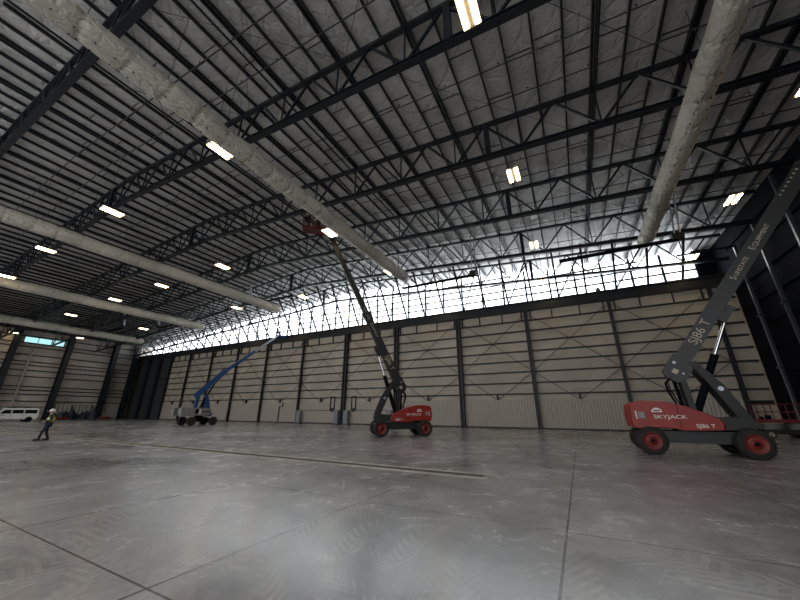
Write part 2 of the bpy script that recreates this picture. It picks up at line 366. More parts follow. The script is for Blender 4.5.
# purlins
xs=[]; x=3.5
while x<XR-.5: x+=1.38
k=0
x0=3.5+1.38*8
single=MB().box(-.045,.045,YB,YF+2.4,-.09,.12).mesh('purlin'); single.materials.append(STEEL_R)
lip=MB().box(-.1,.1,YB,YF+2.4,-.14,-.1).mesh('lip'); lip.materials.append(STEEL_R)
dbl=MB().box(-.15,-.05,YB,YF+2.4,-.11,.12).box(.05,.15,YB,YF+2.4,-.11,.12).mesh('double_purlin'); dbl.materials.append(STEEL_R)
for i in range(81):
    x=x0-1.38*i
    if x<XL+.4: break
    k=(i-8)%3
    z=zt(x)+.26
    if k==0 and i!=11:
        o=bpy.data.objects.new('double_purlin',dbl); C.objects.link(o); tag(o,'paired dark purlin under the grey roof insulation','purlin','paired purlins')
    else:
        o=bpy.data.objects.new('roof_purlin',single); C.objects.link(o); tag(o,'single slim dark purlin under the grey roof insulation','purlin','single purlins')
    o.location=(x,0,z)
# longitudinal struts under the paired purlins between bottom chords
for x in (-13.05,-21.3,-46,-62,3.5):
    o=MB().beam((0,YB,0),(0,YF-1.7,0),.09,.09).build('bottom_strut',STEEL_R,loc=(x,0,zt(x)-.55)); tag(o,'long tie running lengthwise through the roof trusses','strut','lengthwise ties through the trusses')
# purlin bridging straps: short cross pieces
br=MB().beam((-.62,0,-.08),(.62,0,-.08),.05,.05).mesh('purlin_bridging'); br.materials.append(STEEL_R)
n=0
for i in range(2,38):
    x=x0-1.38*(i+.5)
    for j in range(3):
        y=TY[0]+2.3+7.1*j+(.9 if i%2 else 0)+1.2*((i*7)%3)
        if n>=100: break
        o=bpy.data.objects.new('purlin_bridging',br); C.objects.link(o); o.location=(x,y,zt(x)+.2); o.rotation_euler.y=math.atan(.07)*(1 if x>RID else -1)
        tag(o,'short strap bridging two neighbouring purlins','strap','bridging straps between purlins'); n+=1
# sprinkler branch pipes
for i,y in enumerate([-4.5,-1.0,5.7,7.5,12.9,15.0,20.4,22.4,26.2,30.0,34.6,36.4]):
    p=empty('sprinkler_pipe',(0,y,0),0,'thin dark sprinkler pipe running across between the trusses','sprinkler pipe','sprinkler branch pipes')
    q=MB()
    for a,b_ in ((XL+.5,RID),(RID,XR-.5)): q.tube((a,0,zt(a)-.35),(b_,0,zt(b_)-.35),.035,6)
    q.build('pipe',STEEL_R,p)
    if i<8:
        for k in range(12):
            x=11-3.0*k+(i%2)*1.2; z=zt(x)-.35
            MB().tube((x,0,z),(x,0,z+.22),.018,5).box(x-.05,x+.05,-.02,.02,z+.2,z+.24).build('sprinkler_head',STEEL_R,p)
# rod X bracing
for y0,y1 in ((TY[0],TY[1]),(TY[1],TY[2]),(TY[2],TY[3]),(TY[3],TY[4])):
    for xa in (-16.5,-8.5,-.5,-25,-45,-60):
        xb=xa+8; g_=empty('cross_bracing',(xa,y0,zt(xa)),0,'hair-thin crossed tie rods under the roof insulation','rod','crossed roof tie rods')
        MB().tube((0,0,.05),(8,y1-y0,zt(xb)-zt(xa)+.05),.014,5).build('tie_rod',STEEL_R,g_)
        MB().tube((0,y1-y0,.09),(8,0,zt(xb)-zt(xa)+.09),.014,5).build('tie_rod',STEEL_R,g_)
# ------------------------------------------------------------------ ducts
def duct(x,z,y0,y1,rad,label,pitch=1.45,holes=False):
    e=empty('fabric_duct',(x,y0,z),0,label,'duct','long wrapped air ducts')
    L_=y1-y0; n=int(L_/.09); ns=64; vs=[];fs=[]; rnd=random.Random(int(abs(x)*10))
    K=int(L_/pitch)+2; off=[rnd.uniform(-.13,.13) for _ in range(K+1)]; ph=[rnd.uniform(0,6.28) for _ in range(K+1)]; wb=[(rnd.uniform(-.05,.05),rnd.uniform(-.05,.05)) for _ in range(K+2)]
    ang=[rnd.choice((R(150),R(20),R(165),R(200)))+rnd.uniform(-.3,.3) for _ in range(K+1)]
    for i in range(n+1):
        y=L_*i/n; k0=min(K-1,int(y/pitch)); t=y/pitch-k0
        end=1 if 0<i<n else .05
        if n-7<i<n: end=.5+.5*((n-i)/7)**.5
        for k in range(ns):
            a=2*PI*k/ns; q=1.0
            for kk in (k0,k0+1):
                dy=y/pitch-kk-off[min(kk,K)]*.6*math.sin(a+ph[min(kk,K)])
                q-=.13*math.exp(-(dy/.045)**2)                      # strap pinch
                # creases fanning out from the gather point
                da=(a-ang[min(kk,K)]+PI)%(2*PI)-PI; rr_=math.hypot(dy*1.6,da*.55); th=math.atan2(dy*1.6,da*.55)
                q+=.085*math.sin(th*11+ph[min(kk,K)])*math.exp(-(rr_/.5)**2)*min(1,rr_/.08)
                q+=.035*math.sin(a*14+ph[min(kk,K)])*math.exp(-(dy/.16)**2)
            q+=.04*math.sin(PI*t)*(1 if math.sin(a)<.2 else .3)
            q*=rad*end
            wx=wb[k0][0]*(1-t)+wb[k0+1][0]*t; wz=wb[k0][1]*(1-t)+wb[k0+1][1]*t
            vs.append((q*math.cos(a)+wx,y,q*math.sin(a)+wz))
    for i in range(n):
        for k in range(ns): fs.append((i*ns+k,i*ns+(k+1)%ns,(i+1)*ns+(k+1)%ns,(i+1)*ns+k))
    mb=MB(); mb.add(vs,fs,True); mb.add(vs[:ns],[tuple(range(ns))]); mb.add(vs[-ns:],[tuple(range(ns))])
    mb.build('wrap',DUCTM,e)
    hw=MB().tube((0,0,rad*.9),(0,0,zt(x)-z),.012,4).mesh('hanger_wire'); hw.materials.append(STEEL)
    for k in range(0,int(L_/pitch),2):
        o=bpy.data.objects.new('hanger_wire',hw); C.objects.link(o); o.parent=e; o.location.y=k*pitch
    if holes:
        dm=MB().tube((0,0,-.02),(0,0,.03),.03,8).mesh('air_hole'); dm.materials.append(STEEL); m_=0; y=holes
        while y<L_-1 and m_<98:
            for a in (-62,-112):
                o=bpy.data.objects.new('air_hole',dm); C.objects.link(o); o.parent=e; ca,sa=math.cos(R(a)),math.sin(R(a))
                o.location=(ca*rad*1.03,y,sa*rad*1.03); o.rotation_euler.y=R(90-a); m_+=1
            y+=.62
    return e
duct(7.0,15.35,-9,31.2,.53,'tall pale wrapped duct nearest the black wall, beside the boom',holes=14)
d1=duct(-14.45,15.45,-1.6,28.4,.53,'pale wrapped duct running over the raised red lift basket',holes=1.5)
duct(-35.9,15.6,-9,30.4,.54,'pale wrapped duct, third from the black wall, over the blue lift')
duct(-57.0,15.9,-9,32.4,.58,'pale wrapped duct, fourth from the black wall')
duct(-79.2,15.6,-9,33.2,.6,'pale wrapped duct, farthest, in front of the strip window wall')
bg_=MB(); vs=[];fs=[]
for i in range(25):
    x=-i*.16
    for k in range(20):
        a=2*PI*k/20; q=.6*(1+.06*math.sin(a*6+i))*(1 if 0<i<24 else .1); vs.append((x,q*math.cos(a),q*math.sin(a)))
for i in range(24):
    for k in range(20): fs.append((i*20+k,i*20+(k+1)%20,(i+1)*20+(k+1)%20,(i+1)*20+k))
o=bg_.add(vs,fs,True).build('duct_elbow',plain('bright_duct_film',(.75,.77,.78),.3,bump=.5,bscale=6),loc=(-14.9,-.95,15.45)); tag(o,'bright milky duct stub turning off at the top corner','duct')
# ------------------------------------------------------------------ lamps
zl=16.0
LP=[(-1.4,7.95),(-16.1,7.95),(-29.1,7.9),(-42.1,7.9),(-54.9,8.3),(11.75,18.08),(-1.42,18.0),(-16.4,18.0),(-30.7,18.0),(-42.3,18.0),(-53.6,17.9),(-68.8,18.2),(-81.3,18.6),(-95.0,18.1),
    (11.9,27.8),(-1.34,28.2),(-15.9,27.3),(-29.9,28.9),(-42.0,27.9),(-68.6,28.2),(-80,31),(-89.5,26.1),(12.0,37.8),(-1.4,37.9),(-15.5,37.9),(-30,38),(-45.5,38),(-57.2,38)]
rows={7:'nearest',8:'nearest',17:'second',18:'second',27:'third',28:'third',26:'third',31:'third',37:'farthest',38:'farthest'}
def lamp():
    e=empty('ceiling_light',(0,0,zl))
    MB().box(-.36,.36,-.68,.68,.05,.12).build('housing',LGREY,e)
    for sx in (-.22,.22): MB().box(sx-.11,sx+.11,-.62,.62,0,.05).build('lamp_strip',LAMP,e)
    return e
lp0=lamp(); cnt={}
for i,(x,y) in enumerate(LP):
    o=lp0 if i==0 else copy_tree(lp0); o.location=(x,y,zl)
    rw=rows[int(y)]; cnt[rw]=cnt.get(rw,0)+1
    tag(o,'glowing twin-strip ceiling light in the %s row, %s from the black wall side'%(rw,place[cnt[rw]-1]),'ceiling light','high ceiling lights')
    MB().tube((0,-.5,.1),(0,-.5,zt(x)-zl),.012,4).tube((0,.5,.1),(0,.5,zt(x)-zl),.012,4).build('suspension_wire',STEEL,o)
# ------------------------------------------------------------------ tube heaters
def heater(x0,x1,y,z,lab,end):
    e=empty('tube_heater',(x0,y,z),0,lab,'heater','black tube heaters'); L_=x1-x0
    MB().box(0,L_,-.22,.22,.0,.09).box(0,L_,-.1,.1,.05,.2).build('reflector',BLACK,e)
    xe=L_ if end>0 else 0
    MB().box(xe-.35,xe+.35,-.3,.3,.02,.5).build('burner_box',DGREY,e)
    for k in (0,.35): MB().tube((xe-.1+k,0,.4),(xe+.15+k,-.6,zt(x0+xe)-z),.06,8).build('flue_pipe',GALV,e)
    for k in range(4): xx=L_*(k+.5)/4; MB().tube((xx,0,.15),(xx,.4,zt(x0+xx)-z+.3),.012,4).build('hanger_wire',STEEL,e)
heater(-16.3,-7.8,31.2,15.5,'black tube heater beside the end of the duct over the red basket',1)
heater(.45,8.7,29.1,14.3,'black tube heater crossing in front of the duct nearest the black wall',1)
heater(-43.8,-34.6,31.2,17.7,'black tube heater beside the duct over the blue lift',-1)
heater(-70,-62,31.2,17.0,'black tube heater near the far corner, between two ducts',-1)
heater(-78.5,-72,26.5,16.2,'black tube heater nearest the strip window wall',1)
# ------------------------------------------------------------------ right wall columns
for i,(y,ztp) in enumerate([(37.55,16.4),(33.7,17.0),(29.45,18.2),(25.5,18.2),(21.4,18.2)]):
    e=empty('side_column',(14.95,y,0),0,'tall steel column with a pale lit face on the black wall, %s from the far corner'%place[i],'steel column','columns on the black wall')
    MB().box(-.1,.1,-.1,.1,0,ztp).build('shaft',plain('column_steel',(.06,.065,.075),.3,.3) if i==0 else bpy.data.materials['column_steel'],e)
    for z in (5.2,9.6): MB().box(-.2,.2,-.22,.22,z,z+.12).build('bracket',DGREY,e)
    if i<2:
        MB().box(-4.2,.1,-.08,.08,ztp-.15,ztp).build('head_strut',STEEL_R,e)
g=empty('side_wall_girts',(15.2,20,0),0,'dark horizontal girts on the black side wall','wall framing')
for z in (3,5,7,9,11,13,15,17): MB().box(-.08,.08,-28,20,z-.08,z+.08).build('girt',BLACK,g)
# ------------------------------------------------------------------ left wall framing
g=empty('left_wall_girts',(XL+.1,15,0),0,'dark horizontal girts across the insulated wall beyond the van','wall framing')
for z in (3.5,4.8,5.6,6.3,8.2,9.4,10.4,11.1,12.4,14.0,14.75,16.1,17.4): MB().box(-.1,.12,-24,25.5,z-.09,z+.09).build('girt',STEEL,g)
MB().box(-.1,.1,-24,25.5,2.4,2.46).build('girt',STEEL,g)
for i,y in enumerate((-5.2,2.9,11,19.1,27.1,35.3,39.7)):
    e=empty('wall_column',(XL+.9,y,0),0,'deep dark steel column on the insulated wall, %s from the far door wall'%place[6-i],'steel column','columns on the insulated wall')
    MB().box(-.8,-.7,-.4,.4,0,zt(XL)-.1).box(.6,.7,-.4,.4,0,zt(XL)-.1).box(-.7,.6,-.05,.05,0,zt(XL)-.1).build('shaft',STEEL,e)
    MB().box(-.9,.8,-.5,.5,0,.06).build('base_plate',STEEL,e)
# ladder rack pipe on left wall
o=MB().tube((XL+.42,21.9,0),(XL+.42,21.9,13.6),.16,8).build('riser_pipe',plain('tan_pipe',(.42,.36,.29),.5)); tag(o,'tan riser pipe on the insulated wall under the strip window','pipe')
# draped sheets and stored bundles at the foot of the left wall
def blob(name,loc,sx,sy,sz,mat,lab,cat,group=None,seed=0):
    rnd=random.Random(seed); vs=[];fs=[];nu,nv=14,7
    for j in range(nv+1):
        t=j/nv; rr_=(1-t**2.6)**.5
        for i in range(nu):
            a=2*PI*i/nu; k=1+.18*math.sin(a*3+seed)+.1*rnd.uniform(-1,1)
            vs.append((sx/2*rr_*k*math.cos(a),sy/2*rr_*k*math.sin(a),sz*t*(1+.12*rnd.uniform(-1,1))*(1 if j else 0)))
    for j in range(nv):
        for i in range(nu): fs.append((j*nu+i,j*nu+(i+1)%nu,(j+1)*nu+(i+1)%nu,(j+1)*nu+i))
    fs.append(tuple(range(nu))[::-1]); fs.append(tuple(range(nv*nu,nv*nu+nu)))
    o=MB().add(vs,fs).build(name,mat,loc=loc); return tag(o,lab,cat,group)
for i in range(9):
    y=27.8+.85*i
    blob('covered_bundle',(XL+2.4+.4*(i%2),y,0),1.3,1.2,1.1+.9*((i*5)%4)/3,TARP,'dark blue covered bundle at the foot of the insulated wall','bundle','covered bundles by the insulated wall',i)
for i,(y,l_) in enumerate(((28.6,'low red crate beside the dark bundles, nearer the van'),(35.6,'low red crate beside the dark bundles, at the wall column'))):
    e=empty('red_crate',(XL+4.0,y,0),0,l_,'crate'); MB().box(-.4,.4,-1,1,.1,.5).build('box',RIMRED,e); MB().box(-.4,.4,-1.05,-.9,0,.1).box(-.4,.4,.9,1.05,0,.1).build('skid',TIMBER,e)
for i,y in enumerate((29.3,32.6,37.5)):
    n=16; vs=[];fs=[]
    for a in range(n+1):
        for b_ in range(7):
            yy=-1.5+3*a/n; zz_=3.0*b_/6; vs.append((.12*math.sin(a*1.9+i)+.06*b_%2*0+.1*(6-b_)/6,yy,zz_+(.1*math.sin(a*2.3) if b_ else 0)))
    for a in range(n):
        for b_ in range(6): fs.append((a*7+b_,a*7+7+b_,a*7+8+b_,a*7+1+b_))
    o=MB().add(vs,fs,True).build('plastic_sheet',SHEET,loc=(XL+.6,y,.02)); tag(o,'creased milky sheeting hung over the foot of the insulated wall, %s from the van'%place[i],'plastic sheet')
    o.modifiers.new('s','SOLIDIFY').thickness=.02
# ------------------------------------------------------------------ trench drain
e=empty('trench_drain',(-50,10.12,0),0,'long dark trench slot in the floor with worn yellow edges','floor drain')
MB().box(-47,47.3,-.15,.15,.0,.006).build('slot_cover',plain('slot_dark',(.03,.028,.03),.7),e)
for s in (-1,1): MB().box(-47,47.5,s*.3-.14,s*.3+.14,.0,.004).build('edge_strip',DRAINE,e)
# ------------------------------------------------------------------ text
def text(s,size,mat,parent,o,right,up,name='lettering',ext=.004,sx=1):
    cu=bpy.data.curves.new('t','FONT'); cu.body=s; cu.size=size; cu.extrude=ext; cu.align_x='CENTER'; cu.align_y='CENTER'
    to=bpy.data.objects.new('t',cu); C.objects.link(to); bpy.context.view_layer.update()
    me=bpy.data.meshes.new_from_object(to.evaluated_get(bpy.context.evaluated_depsgraph_get())); bpy.data.objects.remove(to)
    right=Vector(right).normalized(); up=Vector(up).normalized(); nrm=right.cross(up)
    M=Matrix((right*sx,up,nrm)).transposed().to_4x4(); M.translation=Vector(o)
    me.transform(M); me.name=name; me.materials.clear(); me.materials.append(mat)
    ob=bpy.data.objects.new(name,me); C.objects.link(ob); ob.parent=parent; return ob
# ------------------------------------------------------------------ people
def skin(name,joints,edges,mat,parent,sub=1):
    """joints: {name:(co,radius)}"""
    ks=list(joints); me=bpy.data.meshes.new(name); me.from_pydata([joints[k][0] for k in ks],[(ks.index(a),ks.index(b)) for a,b in edges],[])
    o=bpy.data.objects.new(name,me); C.objects.link(o)
    md=o.modifiers.new('skin','SKIN'); md.use_smooth_shade=True
    for i,k in enumerate(ks):
        v=me.skin_vertices[0].data[i]; rr=joints[k][1]; v.radius=(rr,rr) if not isinstance(rr,tuple) else rr; v.use_root=(i==0)
    o.modifiers.new('sub','SUBSURF').levels=sub; o.modifiers['sub'].render_levels=sub
    bpy.context.view_layer.update()
    m2=bpy.data.meshes.new_from_object(o.evaluated_get(bpy.context.evaluated_depsgraph_get()))
    o.modifiers.clear(); o.data=m2; m2.materials.clear(); m2.materials.append(mat); o.parent=parent
    return o
def person(loc,rz,lab,pose,shirt,vest,trou,hat,group=None):
    e=empty('person',loc,rz,lab,'person',group)
    # faces +x. y is the person's left. z up. sizes for 1.80 m
    P={'pel':(0,0,.97),'hl':(0,.1,.93),'hr':(0,-.1,.93),'kl':(.02,.1,.5),'kr':(.02,-.1,.5),'al':(0,.1,.09),'ar':(0,-.1,.09),'tl':(.16,.1,.04),'tr':(.16,-.1,.04),
       'spine':(0,0,1.2),'chest':(0,0,1.38),'neck':(0.0,0,1.52),'head':(.03,0,1.63),'crown':(.02,0,1.74),'sl':(0,.2,1.43),'sr':(0,-.2,1.43),
       'el':(-.02,.25,1.15),'er':(-.02,-.25,1.15),'wl':(.12,.24,.92),'wr':(.12,-.24,.92)}
    P.update(pose); 
    J=lambda *n: {k:P[k] for k in n}
    rad={'pel':.13,'hl':.085,'hr':.085,'kl':.055,'kr':.055,'al':.04,'ar':.04,'tl':.035,'tr':.035,'spine':.115,'chest':.13,'neck':.055,'head':.095,'crown':.07,'sl':.06,'sr':.06,'el':.042,'er':.042,'wl':.028,'wr':.028}
    Vv=lambda a:Vector(P[a])
    jo={k:(P[k],rad[k]*.8 if k not in('neck','head','crown','wl','wr') else rad[k]) for k in rad}
    ed=[('pel','hl'),('pel','hr'),('hl','kl'),('hr','kr'),('kl','al'),('kr','ar'),('al','tl'),('ar','tr'),('pel','spine'),('spine','chest'),('chest','neck'),('neck','head'),('head','crown'),('chest','sl'),('chest','sr'),('sl','el'),('sr','er'),('el','wl'),('er','wr')]
    for s_ in 'lr':
        d=(Vv('w'+s_)-Vv('e'+s_)).normalized(); w_=Vv('w'+s_); sd=Vector((d.z,0,-d.x)).normalized() if abs(d.y)<.99 else Vector((1,0,0))
        jo['m'+s_]=(tuple(w_+d*.07),.024); ed.append(('w'+s_,'m'+s_))
        for q in range(4):
            a=w_+d*.09+sd*(-.03+.02*q); b_=w_+d*(.13 if q in(0,3) else .14)+sd*(-.034+.023*q)+Vector((.01,0,-.015))
            jo['f%s%d'%(s_,q)]=(tuple(a),.009); jo['g%s%d'%(s_,q)]=(tuple(b_),.008); ed+=[('m'+s_,'f%s%d'%(s_,q)),('f%s%d'%(s_,q),'g%s%d'%(s_,q))]
        jo['th'+s_]=(tuple(w_+d*.07+sd*-.05),.010); ed.append(('w'+s_,'th'+s_))
    h=Vv('head'); fw=Vector((1,0,0))
    jo['nose']=(tuple(h+fw*.1+Vector((0,0,-.01))),.014); ed.append(('head','nose'))
    skin('body',jo,ed,SKIN,e)
    face=MB()
    for s_ in (-1,1): face.lathe([(-.008,.003),(0,.010),(.006,.004)],tuple(h+Vector((.088,s_*.035,.015))),'x',8)
    face.build('eyes',DARKC,e); MB().box(h.x+.082,h.x+.095,-.025+h.y,.025+h.y,h.z-.055,h.z-.045).build('mouth',RIMRED,e)
    skin('trousers',{'pel':(P['pel'],.15),'hl':(P['hl'],.11),'hr':(P['hr'],.11),'kl':(P['kl'],.08),'kr':(P['kr'],.08),'al':(tuple(Vv('al')+Vector((0,0,.03))),.068),'ar':(tuple(Vv('ar')+Vector((0,0,.03))),.068)},[('pel','hl'),('pel','hr'),('hl','kl'),('hr','kr'),('kl','al'),('kr','ar')],trou,e)
    skin('shirt',{'chest':(P['chest'],.155),'spine':(P['spine'],.145),'pel':(tuple(Vv('pel')+Vector((0,0,.04))),.15),'nk':(tuple(Vv('neck')+Vector((0,0,-.03))),.075),'sl':(P['sl'],.08),'sr':(P['sr'],.08),'el':(P['el'],.06),'er':(P['er'],.06),'wl':(P['wl'],.042),'wr':(P['wr'],.042)},[('chest','spine'),('spine','pel'),('chest','nk'),('chest','sl'),('chest','sr'),('sl','el'),('sr','er'),('el','wl'),('er','wr')],shirt,e)
    if vest: skin('safety_vest',{'chest':(P['chest'],(.21,.19)),'spine':(P['spine'],(.20,.18)),'low':(tuple(Vv('pel').lerp(Vv('spine'),.35)),(.17,.16)),'sl':(tuple(Vv('chest').lerp(Vv('sl'),.65)),.095),'sr':(tuple(Vv('chest').lerp(Vv('sr'),.65)),.095)},[('chest','spine'),('spine','low'),('chest','sl'),('chest','sr')],vest,e)
    if vest: 
        c_=Vv('spine').lerp(Vv('chest'),.2); MB().lathe([(-.025,.17),(-.02,.188),(.02,.188),(.025,.17)],tuple(c_),'z',20).build('reflective_band',WHITE,e)
    hc=Vv('crown'); hm=MB().lathe([(-.02,.165),(-.005,.17),(.0,.13),(.05,.125),(.10,.10),(.135,.05),(.14,.01)],(hc.x,hc.y,hc.z-.045),'z',20); hm.box(hc.x+.1,hc.x+.2,hc.y-.07,hc.y+.07,hc.z-.065,hc.z-.05); hm.build('hard_hat',hat,e)
    for s_ in 'lr':
        a=Vv('a'+s_); t=Vv('t'+s_); d=(t-a); d.z=0; d.normalize(); s2=Vector((-d.y,d.x,0)); q=MB()
        b0=a-d*.07; zb=min(a.z,t.z)-.04 
        vs=[b0+s2*.045,b0-s2*.045,b0+d*.3-s2*.05,b0+d*.3+s2*.05]
        lo=[(v.x,v.y,zb) for v in vs]; hi=[(vs[0].x,vs[0].y,a.z+.08),(vs[1].x,vs[1].y,a.z+.08),(vs[2].x,vs[2].y,zb+.07),(vs[3].x,vs[3].y,zb+.07)]
        q.add(lo+hi,[(3,2,1,0),(4,5,6,7),(0,1,5,4),(1,2,6,5),(2,3,7,6),(3,0,4,7)]); q.build('boot',DARKC,e)
    return e
# walking man with yellow vest, seen side-on heading to the camera's left
mp_=Vector((-28.9,8.35,0))
view=Vector((-28.9,8.35,0)).normalized(); leftdir=Vector((-view.y,view.x,0))  # image-left on the ground
hz=math.atan2(leftdir.y,leftdir.x)+PI
hz=math.atan2((-leftdir).y,(-leftdir).x) if False else math.atan2(-view.x*1.0,0) if False else 0
ld=Vector((view.y,-view.x,0)) # image right
ld=-ld
pw=person(tuple(mp_),math.atan2(ld.y,ld.x)+.25,'person walking in a yellow safety vest, white hard hat and navy trousers near the van',
    {'pel':(-.05,0,.95),'hl':(-.04,.1,.92),'hr':(-.04,-.1,.92),'kl':(.16,.11,.52),'kr':(-.08,-.1,.49),'al':(.22,.1,.10),'ar':(-.22,-.1,.11),'tl':(.36,.1,.06),'tr':(-.08,-.1,.05),
     'el':(.0,.26,1.16),'er':(.02,-.26,1.16),'wl':(.17,.10,1.12),'wr':(.17,-.10,1.12),'spine':(-.06,0,1.2),'chest':(-.05,0,1.39),'head':(.0,0,1.63),'crown':(-.01,0,1.74),'neck':(-.03,0,1.52),'sl':(-.05,.2,1.43),'sr':(-.05,-.2,1.43)},DARKC,VEST,NAVY,HAT)
# ------------------------------------------------------------------ wheels
def wheel(parent,x,y,rad,w,side,rim,tread=True):
    o=MB().lathe([(-w/2,rad*.62),(-w/2,rad*.88),(-w*.38,rad*.985),(w*.38,rad*.985),(w/2,rad*.88),(w/2,rad*.62),(w*.1,rad*.56),(-w*.1,rad*.56),(-w/2,rad*.62)],(x,y,rad),'y',32,cap=False)
    if tread:
        n=26
        for i in range(n):
            for s_ in (-1,1):
                a=2*PI*(i+(.5 if s_>0 else 0))/n; c,s=math.cos(a),math.sin(a)
                p0=(x+c*rad*.99,y+s_*.02,rad+s*rad*.99); a2=a+.07; p1=(x+math.cos(a2)*rad*.985,y+s_*w*.46,rad+math.sin(a2)*rad*.985)
                o.beam(p0,p1,.045,.045,(c,0,s))
    t=o.build('wheel',RUBBER,parent)
    MB().lathe([(side*w*.46,rad*.64),(side*w*.5,rad*.60),(side*w*.30,rad*.52),(side*w*.22,rad*.30),(side*w*.42,rad*.26),(side*w*.44,rad*.01)],(x,y,rad),'y',24,cap=False).build('rim',rim,t)
    MB().lathe([(side*w*.40,rad*.14),(side*w*.52,rad*.13),(side*w*.54,rad*.05)],(x,y,rad),'y',12).build('hub',BLACK,t)
def basket(parent,o,ax,ay,lx,ly,mat,h=1.1):
    """o: floor centre; ax,ay unit vectors"""
    ax=Vector(ax);ay=Vector(ay);o=Vector(o); q=lambda a,b_,z:o+ax*a*lx/2+ay*b_*ly/2+Vector((0,0,z))
    fl=MB().beam(q(-1,0,0),q(1,0,0),ly,.1); 
    b_=fl.build('platform',mat,parent)
    rl=MB(); cs=[(-1,-1),(1,-1),(1,1),(-1,1)]
    for z in (.35,.72,h):
        for i in range(4): rl.tube(q(*cs[i],z),q(*cs[(i+1)%4],z),.032,6)
    for c_ in cs: rl.tube(q(*c_,0),q(*c_,h),.035,6)
    for t in (-.33,.33):
        for s_ in (-1,1): rl.tube(q(t,s_,0),q(t,s_,h),.03,6)
    rl.build('guard_rail',mat,parent); tb=MB()
    for i in range(4): tb.beam(q(*cs[i],.1),q(*cs[(i+1)%4],.1),.03,.2)
    tb.build('toe_board',mat,parent)
    MB().beam(q(.6,.7,h-.25),q(.9,.7,h-.25),.3,.25).build('control_box',BLACK,parent)
